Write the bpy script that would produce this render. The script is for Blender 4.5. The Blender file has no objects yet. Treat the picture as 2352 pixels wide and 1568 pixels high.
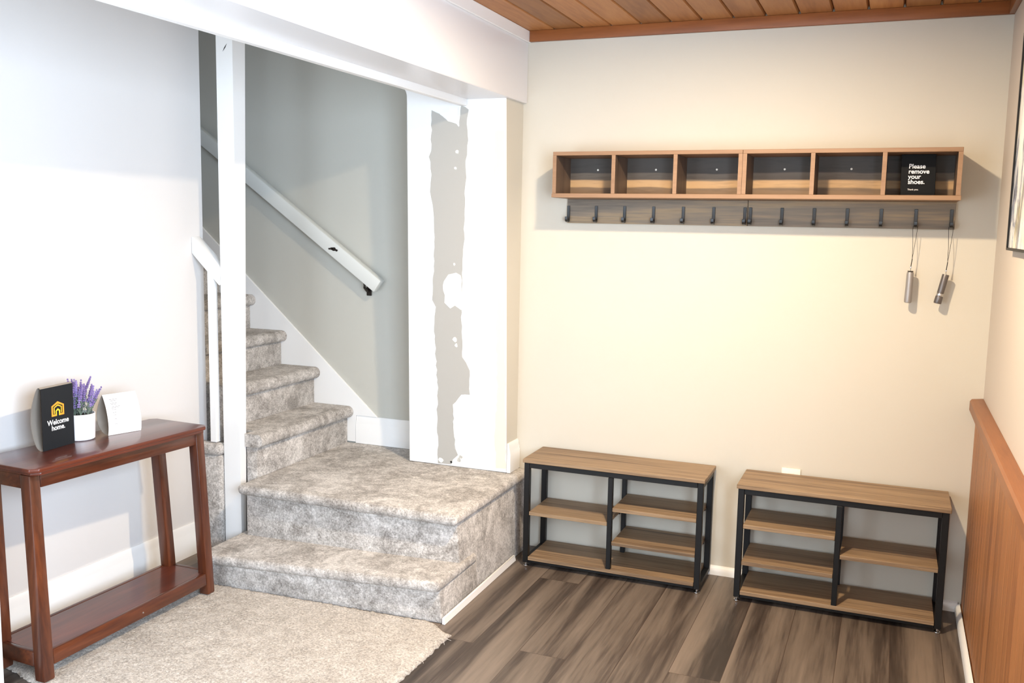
import bpy, bmesh, math, random
from mathutils import Vector, Matrix
random.seed(7)
SC = bpy.context.scene
COL = SC.collection
D = bpy.data

# ------------------------------------------------------------------ helpers
class MB:
    """collects shapes into one mesh"""
    def __init__(self):
        self.bm = bmesh.new()
    def _merge(self, t):
        me = D.meshes.new('tmp'); t.to_mesh(me); t.free()
        self.bm.from_mesh(me); D.meshes.remove(me)
    def hexa(self, b, t, bev=0.0, seg=2):
        """box from 4 bottom and 4 top corners (same winding)"""
        m = bmesh.new()
        vb = [m.verts.new(p) for p in b]; vt = [m.verts.new(p) for p in t]
        m.faces.new(vb[::-1]); m.faces.new(vt)
        for i in range(4):
            j = (i + 1) % 4
            m.faces.new((vb[i], vb[j], vt[j], vt[i]))
        bmesh.ops.recalc_face_normals(m, faces=m.faces[:])
        if bev > 0:
            bmesh.ops.bevel(m, geom=m.edges[:], offset=bev, segments=seg, profile=0.5, affect='EDGES')
        self._merge(m); return self
    def box(self, x0, x1, y0, y1, z0, z1, bev=0.0, seg=2):
        b = [(x0, y0, z0), (x1, y0, z0), (x1, y1, z0), (x0, y1, z0)]
        t = [(p[0], p[1], z1) for p in b]
        return self.hexa(b, t, bev, seg)
    def prism(self, poly, off, bev=0.0, seg=2):
        """closed polygon (3D points) pushed along off"""
        m = bmesh.new(); off = Vector(off)
        a = [m.verts.new(p) for p in poly]; c = [m.verts.new(Vector(p) + off) for p in poly]
        m.faces.new(a); m.faces.new(c[::-1]); n = len(poly)
        for i in range(n):
            j = (i + 1) % n
            m.faces.new((a[j], a[i], c[i], c[j]))
        bmesh.ops.recalc_face_normals(m, faces=m.faces[:])
        if bev > 0:
            bmesh.ops.bevel(m, geom=m.edges[:], offset=bev, segments=seg, profile=0.5, affect='EDGES')
        self._merge(m); return self
    def loft(self, A, B):
        """closed profile A to closed profile B, capped"""
        m = bmesh.new()
        a = [m.verts.new(p) for p in A]; c = [m.verts.new(p) for p in B]
        m.faces.new(a); m.faces.new(c[::-1]); n = len(A)
        for i in range(n):
            j = (i + 1) % n
            m.faces.new((a[j], a[i], c[i], c[j]))
        bmesh.ops.recalc_face_normals(m, faces=m.faces[:])
        self._merge(m); return self
    def tube(self, pts, r, seg=8, caps=True):
        m = bmesh.new(); pts = [Vector(p) for p in pts]; rings = []
        rr = r if isinstance(r, (list, tuple)) else [r] * len(pts)
        for i, p in enumerate(pts):
            d = (pts[min(i + 1, len(pts) - 1)] - pts[max(i - 1, 0)]).normalized()
            up = Vector((0, 0, 1)) if abs(d.z) < .9 else Vector((1, 0, 0))
            u = d.cross(up).normalized(); v = d.cross(u)
            rings.append([m.verts.new(p + (u * math.cos(k * 2 * math.pi / seg) + v * math.sin(k * 2 * math.pi / seg)) * rr[i]) for k in range(seg)])
        for a, b in zip(rings, rings[1:]):
            for k in range(seg):
                m.faces.new((a[k], a[(k + 1) % seg], b[(k + 1) % seg], b[k]))
        if caps:
            m.faces.new(rings[0][::-1]); m.faces.new(rings[-1])
        bmesh.ops.recalc_face_normals(m, faces=m.faces[:])
        self._merge(m); return self
    def lathe(self, prof, loc=(0, 0, 0), seg=32, mat=None):
        """profile of (radius, z), open ends are capped; mat optionally turns it"""
        m = bmesh.new(); rings = []
        M = mat or Matrix.Identity(3)
        for r, z in prof:
            if r < 1e-5:
                rings.append([m.verts.new(Vector(loc) + M @ Vector((0, 0, z)))])
            else:
                rings.append([m.verts.new(Vector(loc) + M @ Vector((r * math.cos(k * 2 * math.pi / seg), r * math.sin(k * 2 * math.pi / seg), z))) for k in range(seg)])
        for a, b in zip(rings, rings[1:]):
            for k in range(seg):
                j = (k + 1) % seg
                if len(a) == 1 and len(b) == 1: continue
                if len(a) == 1: m.faces.new((a[0], b[j], b[k]))
                elif len(b) == 1: m.faces.new((a[k], a[j], b[0]))
                else: m.faces.new((a[k], a[j], b[j], b[k]))
        for r_ in (rings[0], rings[-1]):
            if len(r_) > 1: m.faces.new(r_)
        bmesh.ops.recalc_face_normals(m, faces=m.faces[:])
        self._merge(m); return self
    def blob(self, c, r, sub=1):
        m = bmesh.new()
        bmesh.ops.create_icosphere(m, subdivisions=sub, radius=1.0)
        for v in m.verts:
            v.co = Vector((v.co.x * r[0], v.co.y * r[1], v.co.z * r[2])) + Vector(c)
        self._merge(m); return self
    def build(self, name, mat, parent=None, sharp=35):
        me = D.meshes.new(name)
        if parent is not None:
            bmesh.ops.translate(self.bm, vec=-wloc(parent), verts=self.bm.verts[:])
        lim = math.radians(sharp)
        for e in self.bm.edges:
            if len(e.link_faces) == 2:
                e.smooth = e.calc_face_angle(0.0) < lim
        for f in self.bm.faces: f.smooth = True
        self.bm.to_mesh(me); self.bm.free()
        o = D.objects.new(name, me); COL.objects.link(o)
        if mat: me.materials.append(mat)
        if parent is not None: o.parent = parent
        return o

def wloc(o):
    v = Vector((0, 0, 0))
    while o is not None:
        v += o.location; o = o.parent
    return v

def thing(name, label, cat, loc, group=None):
    o = D.objects.new(name, None); COL.objects.link(o)
    o.location = loc; o.empty_display_size = .05
    o['label'] = label; o['category'] = cat
    if group: o['group'] = group
    return o
def tag(o, label, cat, group=None):
    o['label'] = label; o['category'] = cat
    if group: o['group'] = group
    return o
def struct(name, mb, mat, parent=None):
    o = mb.build(name, mat, parent)
    if parent is None: o['kind'] = 'structure'
    return o

# ------------------------------------------------------------------ materials
def lin(c):
    return tuple(((v / 255) / 12.92 if v / 255 <= .04045 else ((v / 255 + .055) / 1.055) ** 2.4) for v in c) + (1,)

class Mat:
    def __init__(self, name, rough=.6, base=(200, 200, 200), spec=.5, coat=0, metal=0, coat_rough=.1):
        self.m = D.materials.new(name); self.m.use_nodes = True
        self.nt = self.m.node_tree; self.N = self.nt.nodes; self.L = self.nt.links
        self.b = self.N['Principled BSDF']
        self.b.inputs['Roughness'].default_value = rough
        self.b.inputs['Base Color'].default_value = lin(base)
        self.b.inputs['Specular IOR Level'].default_value = spec
        self.b.inputs['Coat Weight'].default_value = coat
        self.b.inputs['Coat Roughness'].default_value = coat_rough
        self.b.inputs['Metallic'].default_value = metal
    def n(self, t, **k):
        x = self.N.new(t)
        for a, v in k.items(): setattr(x, a, v)
        return x
    def link(self, a, b): self.L.new(a, b)
    def coord(self, scale=(1, 1, 1), rand=0.0):
        tc = self.n('ShaderNodeTexCoord'); mp = self.n('ShaderNodeMapping')
        mp.inputs['Scale'].default_value = scale
        if rand:
            oi = self.n('ShaderNodeObjectInfo'); mu = self.n('ShaderNodeMath', operation='MULTIPLY')
            mu.inputs[1].default_value = rand
            self.link(oi.outputs['Random'], mu.inputs[0]); cb = self.n('ShaderNodeCombineXYZ')
            for i in range(3): self.link(mu.outputs[0], cb.inputs[i])
            self.link(cb.outputs[0], mp.inputs['Location'])
        self.link(tc.outputs['Object'], mp.inputs['Vector'])
        return mp.outputs[0]
    def noise(self, vec, scale, detail=4, rough=.55, dist=0.0):
        x = self.n('ShaderNodeTexNoise')
        x.inputs['Scale'].default_value = scale; x.inputs['Detail'].default_value = detail
        x.inputs['Roughness'].default_value = rough; x.inputs['Distortion'].default_value = dist
        if vec is not None: self.link(vec, x.inputs['Vector'])
        return x.outputs['Fac']
    def ramp(self, fac, stops):
        r = self.n('ShaderNodeValToRGB'); e = r.color_ramp.elements
        while len(e) < len(stops): e.new(.5)
        for el, (p, c) in zip(e, stops):
            el.position = p; el.color = lin(c) if not isinstance(c, float) else (c, c, c, 1)
        self.link(fac, r.inputs['Fac']); return r.outputs['Color']
    def mix(self, fac, a, b, mode='MIX'):
        x = self.n('ShaderNodeMix', data_type='RGBA', blend_type=mode)
        for s, v in ((x.inputs[0], fac), (x.inputs[6], a), (x.inputs[7], b)):
            if isinstance(v, (int, float)): s.default_value = v
            elif isinstance(v, tuple): s.default_value = lin(v)
            else: self.link(v, s)
        return x.outputs[2]
    def math(self, op, a, b=None, c=None):
        x = self.n('ShaderNodeMath', operation=op)
        for i, v in enumerate((a, b, c)):
            if v is None: continue
            if isinstance(v, (int, float)): x.inputs[i].default_value = v
            else: self.link(v, x.inputs[i])
        return x.outputs[0]
    def color(self, c): self.link(c, self.b.inputs['Base Color'])
    def bump(self, h, strength=.3, dist=.002):
        x = self.n('ShaderNodeBump'); x.inputs['Strength'].default_value = strength
        x.inputs['Distance'].default_value = dist
        self.link(h, x.inputs['Height']); self.link(x.outputs[0], self.b.inputs['Normal'])

def plain(name, base, rough=.6, **k): return Mat(name, rough, base, **k).m

def paint(name, base, rough=.6, bump=.12, scale=260):
    M = Mat(name, rough, base, spec=.35)
    v = M.coord()
    n1 = M.noise(v, scale, 2)
    n2 = M.noise(v, 3.0, 3)
    c = M.mix(M.math('MULTIPLY', n2, .18), base, tuple(max(0, x - 14) for x in base))
    M.color(c); M.bump(n1, bump, .0012)
    return M.m

def wood(name, axis, stops, rough=.45, scale=14, stretch=.06, coat=0, knots=False, rand=9.0, bump=.08, island=0.0, fine=.35, spec=.4):
    M = Mat(name, rough, stops[0][1], spec=spec, coat=coat)
    sc = [1, 1, 1]; sc['xyz'.index(axis)] = stretch
    v = M.coord(tuple(sc), rand)
    if island:
        g = M.n('ShaderNodeNewGeometry'); ad = M.n('ShaderNodeVectorMath', operation='ADD')
        cb = M.n('ShaderNodeCombineXYZ'); mu = M.math('MULTIPLY', g.outputs['Random Per Island'], 40.0)
        for i in range(3): M.link(mu, cb.inputs[i])
        M.link(v, ad.inputs[0]); M.link(cb.outputs[0], ad.inputs[1]); v = ad.outputs[0]
    n1 = M.noise(v, scale, 6, .6, .6)
    n2 = M.noise(v, scale * 9, 3, .6)
    f = M.math('ADD', M.math('MULTIPLY', n1, 1 - fine), M.math('MULTIPLY', n2, fine))
    c = M.ramp(f, stops)
    if island:
        w = M.n('ShaderNodeTexWhiteNoise', noise_dimensions='1D'); M.link(M.math('MULTIPLY', g.outputs['Random Per Island'], 91.7), w.inputs['W'])
        k = M.math('ADD', M.math('MULTIPLY', w.outputs['Value'], island), 1 - island * .5)
        hs = M.n('ShaderNodeHueSaturation'); M.link(k, hs.inputs['Value']); M.link(c, hs.inputs['Color']); c = hs.outputs[0]
    if knots:
        sk = [3.2, 3.2, 3.2]; sk['xyz'.index(axis)] = 1.7
        vo = M.n('ShaderNodeTexVoronoi'); vo.inputs['Scale'].default_value = 1.0
        M.link(M.coord(tuple(sk), rand * 1.7), vo.inputs['Vector'])
        vd = M.math('ADD', vo.outputs['Distance'], M.math('MULTIPLY', n1, .03))
        kn = M.ramp(vd, [(0.055, (0, 0, 0)), (0.085, (255, 255, 255))])
        c = M.mix(kn, (58, 28, 16), c)
    M.color(c)
    M.bump(n2, bump, .001)
    return M.m

def carpet(name, dark, light, bump=.9, big=7.0, speck=.5):
    M = Mat(name, .95, light, spec=.1)
    M.b.inputs['Sheen Weight'].default_value = .2
    M.b.inputs['Sheen Roughness'].default_value = .5
    v = M.coord()
    a = M.noise(v, big, 6, .68, .8)
    a2 = M.noise(v, big * 5, 5, .7, .3)
    b = M.noise(v, 130, 4, .75)
    b2 = M.noise(v, 420, 2, .6)
    patch = M.ramp(M.math('ADD', M.math('MULTIPLY', a, .6), M.math('MULTIPLY', a2, .4)), [(.40, (0, 0, 0)), (.60, (255, 255, 255))])
    grain = M.ramp(b, [(.36, (0, 0, 0)), (.62, (255, 255, 255))])
    f = M.math('ADD', M.math('MULTIPLY', patch, 1 - speck), M.math('MULTIPLY', grain, speck))
    mid = tuple((p + q) // 2 for p, q in zip(dark, light))
    c = M.ramp(f, [(.05, dark), (.45, mid), (.95, light)])
    M.color(c)
    M.bump(M.math('ADD', M.math('ADD', b2, M.math('MULTIPLY', b, 1.2)), M.math('MULTIPLY', a2, .5)), bump, .006)
    return M.m

M_wall = paint('warm_white_wall_paint', (203, 197, 183))
M_wallr = paint('wall_paint_dimmed', (198, 187, 174))  # same wall paint, darkened to stand in for weaker lamplight on the right wall
M_wallw = paint('wall_paint_daylit', (217, 214, 211))  # wall paint lightened to stand in for more daylight on the left wall
M_stairwall = paint('wall_paint_shaded', (190, 188, 178))  # same wall paint, darkened for the shade of the stairwell
M_white = paint('white_trim_paint', (236, 235, 232), .38, .05, 60)
M_worn_shaded = paint('shaded_worn_white_paint', (208, 209, 203), .5, .1, 60)  # worn handrail paint; the grey is stairwell shade put into the colour
M_beam = paint('white_beam_paint', (224, 222, 221), .3, .25, 35)
M_raw = paint('bare_grey_wallboard', (176, 173, 166), .85, .1, 400)
M_plaster = paint('white_joint_compound', (244, 241, 232), .7, .1, 90)
M_cream = paint('cream_joint_compound', (240, 229, 200), .7, .1, 90)
M_carpet = carpet('taupe_stair_carpet', (130, 122, 113), (244, 238, 231), .8, 7, .45)
M_rug = carpet('beige_rug_pile', (154, 144, 132), (240, 231, 219), .9, 10, .68)
M_black = plain('black_powder_coated_metal', (13, 13, 14), .45, spec=.35)
M_hook = plain('black_hook_metal', (22, 24, 26), .3, spec=.6)
M_steel = plain('bright_steel', (205, 205, 205), .2, metal=1)
M_silver = plain('matte_silver_aluminium', (158, 153, 150), .42, metal=.6)
M_gun = plain('gunmetal_aluminium', (112, 107, 105), .36, metal=.7)
M_cord = plain('black_cord', (24, 22, 22), .8)
M_card = plain('black_card', (24, 28, 32), .5, spec=.3)
M_cardlow = plain('black_sign_card', (8, 8, 9), .5, spec=.15)
M_paper = plain('white_paper', (240, 239, 236), .7)
M_ink = plain('grey_print', (120, 118, 116), .8)
M_cardshade = plain('shaded_card_back', (150, 139, 126), .8)  # dark taupe paints the shade inside the folded cards
M_letter = plain('white_lettering', (245, 245, 245), .6)
M_or1 = plain('orange_print', (250, 160, 48), .6)
M_or2 = plain('amber_print', (250, 186, 48), .6)
M_or3 = plain('yellow_print', (250, 208, 52), .6)
M_pot = plain('white_ceramic_glaze', (238, 237, 240), .35)
M_soil = plain('dark_soil', (40, 32, 26), .95)
M_stem = plain('grey_green_stem', (104, 118, 104), .7)
M_lav = plain('lavender_petals', (128, 108, 160), .8)
M_lav2 = plain('pale_lavender_petals', (148, 130, 182), .8)
M_plastic = plain('ivory_plastic', (236, 230, 214), .4)
M_dark = plain('dark_recess', (30, 28, 27), .9)
M_brass = plain('dark_bracket_metal', (42, 34, 28), .5, metal=.5)
M_tbl = wood('reddish_mahogany', 'y', [(.3, (42, 19, 11)), (.48, (74, 35, 19)), (.68, (108, 57, 31))], .32, 9, .08, coat=.35, bump=.05)
M_tblv = wood('reddish_mahogany_upright', 'z', [(.3, (42, 19, 11)), (.48, (74, 35, 19)), (.68, (108, 57, 31))], .34, 9, .08, coat=.35, bump=.05)
M_tblt = wood('dark_mahogany_top', 'y', [(.3, (52, 22, 14)), (.5, (82, 36, 24)), (.7, (108, 52, 34))], .3, 8, .07, coat=.45, bump=.04)
M_oak = wood('washed_oak_board', 'x', [(.34, (84, 67, 50)), (.43, (122, 99, 75)), (.52, (152, 127, 98)), (.60, (112, 90, 68)), (.70, (140, 115, 88))], .5, 15, .025, bump=.06)
M_oakedge = wood('tan_oak_edge', 'x', [(.3, (128, 98, 72)), (.5, (144, 112, 84)), (.7, (154, 122, 93))], .5, 16, .05, bump=.04)
M_rustic = wood('rustic_barnwood', 'x', [(.32, (84, 77, 68)), (.44, (114, 104, 92)), (.53, (134, 120, 102)), (.6, (158, 136, 106)), (.72, (104, 94, 82))], .55, 9, .05, bump=.1, fine=.25)
def plank_back():
    M = Mat('rustic_plank_back_shaded', .55, (100, 90, 78), spec=.35)
    tc = M.n('ShaderNodeTexCoord'); sx = M.n('ShaderNodeSeparateXYZ'); M.link(tc.outputs['Object'], sx.inputs[0])
    v = M.coord((.10, 1, 1), 9.0)
    n1 = M.noise(v, 26, 5, .6, .5); n2 = M.noise(v, 120, 3, .6)
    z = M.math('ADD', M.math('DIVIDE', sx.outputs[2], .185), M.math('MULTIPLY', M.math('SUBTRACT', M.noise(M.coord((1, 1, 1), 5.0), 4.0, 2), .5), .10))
    c = M.ramp(z, [(.08, (132, 108, 82)), (.24, (126, 104, 82)), (.27, (188, 154, 112)), (.40, (180, 146, 106)), (.43, (112, 98, 82)), (.56, (122, 108, 92)), (.59, (74, 68, 62)), (.95, (80, 74, 68))])  # plank tones plus painted shade under the top panel and a lamplit tan band
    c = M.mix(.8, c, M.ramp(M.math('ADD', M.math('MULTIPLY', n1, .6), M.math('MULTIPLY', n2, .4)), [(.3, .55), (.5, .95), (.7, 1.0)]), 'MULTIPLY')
    M.color(c); M.bump(n2, .1, .001); return M.m
M_plankback = plank_back()
M_rustic2 = wood('rustic_barnwood_upright', 'z', [(.32, (66, 53, 44)), (.5, (94, 76, 62)), (.7, (110, 90, 73))], .55, 12, .08, bump=.1, fine=.3)
M_ceil = wood('knotty_pine_ceiling', 'y', [(.3, (134, 84, 46)), (.5, (168, 114, 66)), (.7, (186, 134, 82))], .5, 7, .09, knots=True, island=.5, bump=.05)
M_pine = wood('stained_pine_trim', 'x', [(.3, (112, 62, 30)), (.5, (142, 84, 44)), (.7, (158, 98, 54))], .42, 7, .08, knots=True, bump=.05)
M_pinecap = wood('stained_pine_cap', 'y', [(.3, (104, 63, 34)), (.5, (134, 84, 48)), (.7, (148, 97, 57))], .42, 8, .08, bump=.05)
M_wains = wood('pine_wainscot_boards', 'z', [(.3, (86, 50, 27)), (.42, (138, 88, 51)), (.54, (162, 108, 65)), (.66, (130, 80, 46)), (.78, (98, 58, 33))], .45, 11, .045, knots=True, island=.28, bump=.05)

def floor_mat():
    M = Mat('dark_vinyl_plank', .42, (110, 92, 80), spec=.4)
    tc = M.n('ShaderNodeTexCoord'); sx = M.n('ShaderNodeSeparateXYZ'); M.link(tc.outputs['Object'], sx.inputs[0])
    u = M.math('DIVIDE', M.math('SUBTRACT', sx.outputs[0], 1.287 - 10 * .172), .172)
    pid = M.math('FLOOR', u); fr = M.math('FRACT', u)
    wn = M.n('ShaderNodeTexWhiteNoise', noise_dimensions='1D'); M.link(pid, wn.inputs['W'])
    vv = M.math('ADD', M.math('DIVIDE', sx.outputs[1], 2.5), M.math('MULTIPLY', wn.outputs['Value'], 3.7))
    bid = M.math('FLOOR', vv); fy = M.math('FRACT', vv)
    w2 = M.n('ShaderNodeTexWhiteNoise', noise_dimensions='2D'); cb = M.n('ShaderNodeCombineXYZ')
    M.link(pid, cb.inputs[0]); M.link(bid, cb.inputs[1]); M.link(cb.outputs[0], w2.inputs['Vector'])
    off = M.n('ShaderNodeVectorMath', operation='SCALE'); M.link(w2.outputs['Color'], off.inputs[0]); off.inputs['Scale'].default_value = 37.0
    ad = M.n('ShaderNodeVectorMath', operation='ADD'); M.link(off.outputs[0], ad.inputs[1])
    mp = M.n('ShaderNodeMapping'); mp.inputs['Scale'].default_value = (1, .055, 1); M.link(tc.outputs['Object'], mp.inputs['Vector']); M.link(mp.outputs[0], ad.inputs[0])
    n1 = M.noise(ad.outputs[0], 10, 4, .5, .5)
    n2 = M.noise(ad.outputs[0], 70, 3, .6)
    f = M.math('ADD', M.math('MULTIPLY', n1, .75), M.math('MULTIPLY', n2, .25))
    c = M.ramp(f, [(.36, (50, 42, 37)), (.45, (74, 64, 57)), (.53, (101, 90, 80)), (.66, (123, 110, 98))])
    hs = M.n('ShaderNodeHueSaturation'); M.link(M.math('ADD', M.math('MULTIPLY', w2.outputs['Value'], .10), .95), hs.inputs['Value']); M.link(c, hs.inputs['Color'])
    ex = M.math('MINIMUM', fr, M.math('SUBTRACT', 1.0, fr)); ey = M.math('MINIMUM', fy, M.math('SUBTRACT', 1.0, fy))
    sm = M.math('MINIMUM', M.math('MULTIPLY', ex, .172), M.math('MULTIPLY', ey, 2.5))
    se = M.ramp(M.math('MULTIPLY', sm, 100.0), [(.04, (0, 0, 0)), (.14, (255, 255, 255))])
    M.color(M.mix(se, (66, 52, 45), hs.outputs[0]))
    M.bump(M.math('ADD', M.math('MULTIPLY', se, 2.0), n2), .15, .001)
    return M.m
M_floor = floor_mat()

def print_mat():
    M = Mat('feather_art_print', .25, (220, 220, 220), spec=.5)
    v = M.coord((1, 1.6, .55))
    a = M.noise(v, 5.0, 5, .6, 2.2)
    b = M.noise(M.coord((1, 1, 1)), 3.0, 3, .5, .6)
    c = M.ramp(a, [(.3, (60, 62, 70)), (.42, (132, 140, 158)), (.5, (226, 226, 224)), (.66, (236, 234, 230))])
    c = M.mix(M.ramp(b, [(.56, (0, 0, 0)), (.66, (200, 200, 200))]), c, (206, 186, 96))
    M.color(c); return M.m
M_print = print_mat()

# ------------------------------------------------------------------ the setting
XB, XR, ZC, YF = .53, 2.425, 2.322, -4.7
ZL = .365                                     # landing height
struct('floor', MB().box(-3.6, XR + .15, YF, .5, -.08, 0), M_floor)
# back wall, right wall, left wall, stairwell wall
struct('wall_back', MB().box(.505, XR + .15, 0, .12, 0, 2.5), M_wall)
# right wall with a window opening beside the camera
wr = MB()
WY0, WY1, WZ0, WZ1 = -4.5, -2.5, .35, 2.05
DX0, DX1, DZ = -.55, .55, 2.05
wr.box(XR, XR + .12, WY1, .0, 0, 2.5).box(XR, XR + .12, YF, WY0, 0, 2.5)
wr.box(XR, XR + .12, WY0, WY1, 0, WZ0).box(XR, XR + .12, WY0, WY1, WZ1, 2.5)
struct('wall_right', wr, M_wallr)
wf = MB()
for (y0, y1, z0, z1) in ((WY0, WY0 + .05, WZ0, WZ1), (WY1 - .05, WY1, WZ0, WZ1), (WY0 + .05, WY1 - .05, WZ0, WZ0 + .05), (WY0 + .05, WY1 - .05, WZ1 - .05, WZ1), ((WY0 + WY1) / 2 - .02, (WY0 + WY1) / 2 + .02, WZ0 + .05, WZ1 - .05)):
    wf.box(XR + .03, XR + .09, y0, y1, z0, z1, .004)
struct('window_1', wf, M_white)
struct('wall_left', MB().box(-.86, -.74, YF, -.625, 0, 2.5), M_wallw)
fw_ = MB().box(-.86, DX0, YF - .12, YF - .0005, 0, 2.5).box(DX1, XR + .12, YF - .12, YF - .0005, 0, 2.5).box(DX0, DX1, YF - .12, YF - .0005, DZ, 2.5)
struct('wall_front', fw_, M_wall)
dr = MB()
for (x0, x1, z0, z1) in ((DX0, DX0 + .06, 0, DZ), (DX1 - .06, DX1, 0, DZ), (DX0 + .06, DX1 - .06, DZ - .06, DZ), (DX0 + .06, DX1 - .06, .0, .10), (-.02, .02, .10, DZ - .06)):
    dr.box(x0 + .0005, x1 - .0005, YF - .09, YF - .03, z0 + .0005, z1 - .0005, .004)
struct('door_1', dr, M_white)
struct('wall_stair', MB().box(-3.6, .505, .10, .22, 0, 2.5), M_stairwall)
# stub wall / pillar between the stairwell and the back wall
def stub_y(z): return -.12 - .08 * (z - .365) / 1.635
z0, z1 = ZL + .0005, 2.32
ws = MB().hexa([(.016, stub_y(z0), z0), (.512, stub_y(z0), z0), (.512, .0995, z0), (.016, .0995, z0)],
               [(.040, stub_y(z1), z1), (.512, stub_y(z1), z1), (.512, .0995, z1), (.040, .0995, z1)], .003, 1)
# softened corner where the stub turns into the head of the stair opening
arc = [(.0385, stub_y(2.02), 2.02)]
for k in range(7):
    t = k / 6 * math.pi / 2
    arc.append((.0385 - .020 * (1 - math.cos(t)), stub_y(2.02), 2.02 + .045 * math.sin(t)))
arc += [(.0185, stub_y(2.02), 2.32), (.0385, stub_y(2.02), 2.32)]
ws.prism(arc, (0, .10, 0))
WS = struct('wall_stub', ws, M_white)
WS.data.materials.append(M_wall)
for f in WS.data.polygons:
    if f.normal.x > .9 and f.center.x > .4: f.material_index = 1
def patch(name, pts, mat, lift):
    mb = MB()
    fine = []
    for i, (x, z) in enumerate(pts):
        x2, z2 = pts[(i + 1) % len(pts)]
        n = max(1, int(math.hypot(x2 - x, z2 - z) / .02))
        for k in range(n):
            t = k / n
            j = .0035 if n > 1 else .001
            fine.append((x + (x2 - x) * t + random.uniform(-j, j), z + (z2 - z) * t + random.uniform(-j, j)))
    mb.prism([(x, stub_y(z) - lift, z) for x, z in fine], (0, .0009, 0))
    return mb.build(name, mat, WS)
grey = [(0.161, 1.971), (0.203, 1.951), (0.24, 1.921), (0.278, 1.909), (0.294, 1.894), (0.299, 1.989), (0.34, 1.969), (0.327, 1.906), (0.335, 1.86), (0.329, 1.795), (0.32, 1.731), (0.321, 1.656), (0.314, 1.562), (0.31, 1.391), (0.3, 1.236), (0.294, 1.021), (0.297, 0.882), (0.316, 0.859), (0.335, 0.825), (0.332, 0.714), (0.291, 0.711), (0.258, 0.667), (0.248, 0.615), (0.252, 0.513), (0.257, 0.451), (0.27, 0.422), (0.244, 0.398), (0.234, 0.371), (0.169, 0.372), (0.166, 0.607), (0.172, 0.711), (0.167, 0.812), (0.158, 0.993), (0.167, 1.103), (0.15, 1.132), (0.163, 1.309), (0.164, 1.503), (0.156, 1.56), (0.146, 1.618), (0.151, 1.656), (0.158, 1.694), (0.144, 1.769), (0.154, 1.797), (0.157, 1.882)]
patch('wallboard_patch', grey, M_raw, .0014)
patch('plaster_smear', [(0.21, 1.223), (0.232, 1.253), (0.271, 1.262), (0.296, 1.248), (0.302, 1.139), (0.295, 1.095), (0.263, 1.114), (0.241, 1.101), (0.211, 1.125), (0.215, 1.158), (0.205, 1.178)], M_plaster, .0028)
patch('plaster_smear', [(0.251, 0.656), (0.28, 0.695), (0.317, 0.695), (0.338, 0.654), (0.336, 0.375), (0.261, 0.375), (0.279, 0.423), (0.26, 0.462), (0.252, 0.533)], M_plaster, .0028)
patch('plaster_smear', [(0.203, 1.951), (0.241, 1.972), (0.292, 1.978), (0.29, 1.894), (0.278, 1.909), (0.24, 1.921)], M_white, .0028)
patch('plaster_strip', [(0.462, 1.876), (0.502, 1.875), (0.504, 1.508), (0.506, 0.936), (0.507, 0.386), (0.462, 0.384), (0.454, 0.534), (0.467, 0.736), (0.464, 1.011), (0.481, 1.243), (0.465, 1.47), (0.458, 1.693)], M_cream, .0012)
for (x, z, r) in ((.282, 1.79, .009), (.272, 1.72, .006), (.262, .96, .012), (.268, .935, .008), (.276, .40, .012), (.285, .415, .01), (.184, .39, .012), (.262, 1.30, .006)):
    patch('plaster_smear', [(x + r * math.cos(k * .785) * random.uniform(.7, 1.2), z + r * math.sin(k * .785) * random.uniform(.7, 1.2)) for k in range(8)], M_plaster, .0028)
patch('nail_hole', [(.236 + .005 * math.cos(k * .785), .385 + .005 * math.sin(k * .785)) for k in range(8)], M_dark, .0028)

# ceiling: pine boards running away from the camera
cb = MB()
x = XB + .012; wid = .1265
edges = [XB - .02, .655] + [.655 + .127 * k for k in range(1, 16)]
for a, b in zip(edges, edges[1:]):
    if a > XR: break
    b = min(b, XR + .05)
    cb.hexa([(a + .006, YF, ZC - .004), (b - .006, YF, ZC - .004), (b - .006, 0, ZC - .004), (a + .006, 0, ZC - .004)],
            [(a + .0005, YF, ZC + .012), (b - .0005, YF, ZC + .012), (b - .0005, 0, ZC + .012), (a + .0005, 0, ZC + .012)])
struct('ceiling', cb, M_ceil)
struct('ceiling_deck', MB().box(XB - .05, XR, YF, 0, ZC + .013, ZC + .03), M_dark)
struct('ceiling_stair', MB().box(-3.6, XR + .15, YF - .12, .22, 2.5, 2.56), M_white)
struct('trim_1', MB().box(XB + .012, XR, -.020, 0, 2.271, ZC - .0045, .002), M_pine)
struct('trim_2', MB().box(XR - .020, XR, YF, -.0205, 2.271, ZC - .0045, .002), M_pinecap)
# beam over the stair opening, with a flat board along its top and a casing along its far edge
struct('ceiling_beam', MB().box(.331, XB, YF, -.0005, 2.010, 2.499, .003, 1), M_beam)
struct('trim_3', MB().box(XB, XB + .011, YF, -.0005, 2.268, ZC - .0045, .002, 1), M_white)
struct('trim_4', MB().box(.300, .3305, YF, stub_y(1.99) - .002, 1.982, 2.4, .003, 1), M_white)
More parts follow.
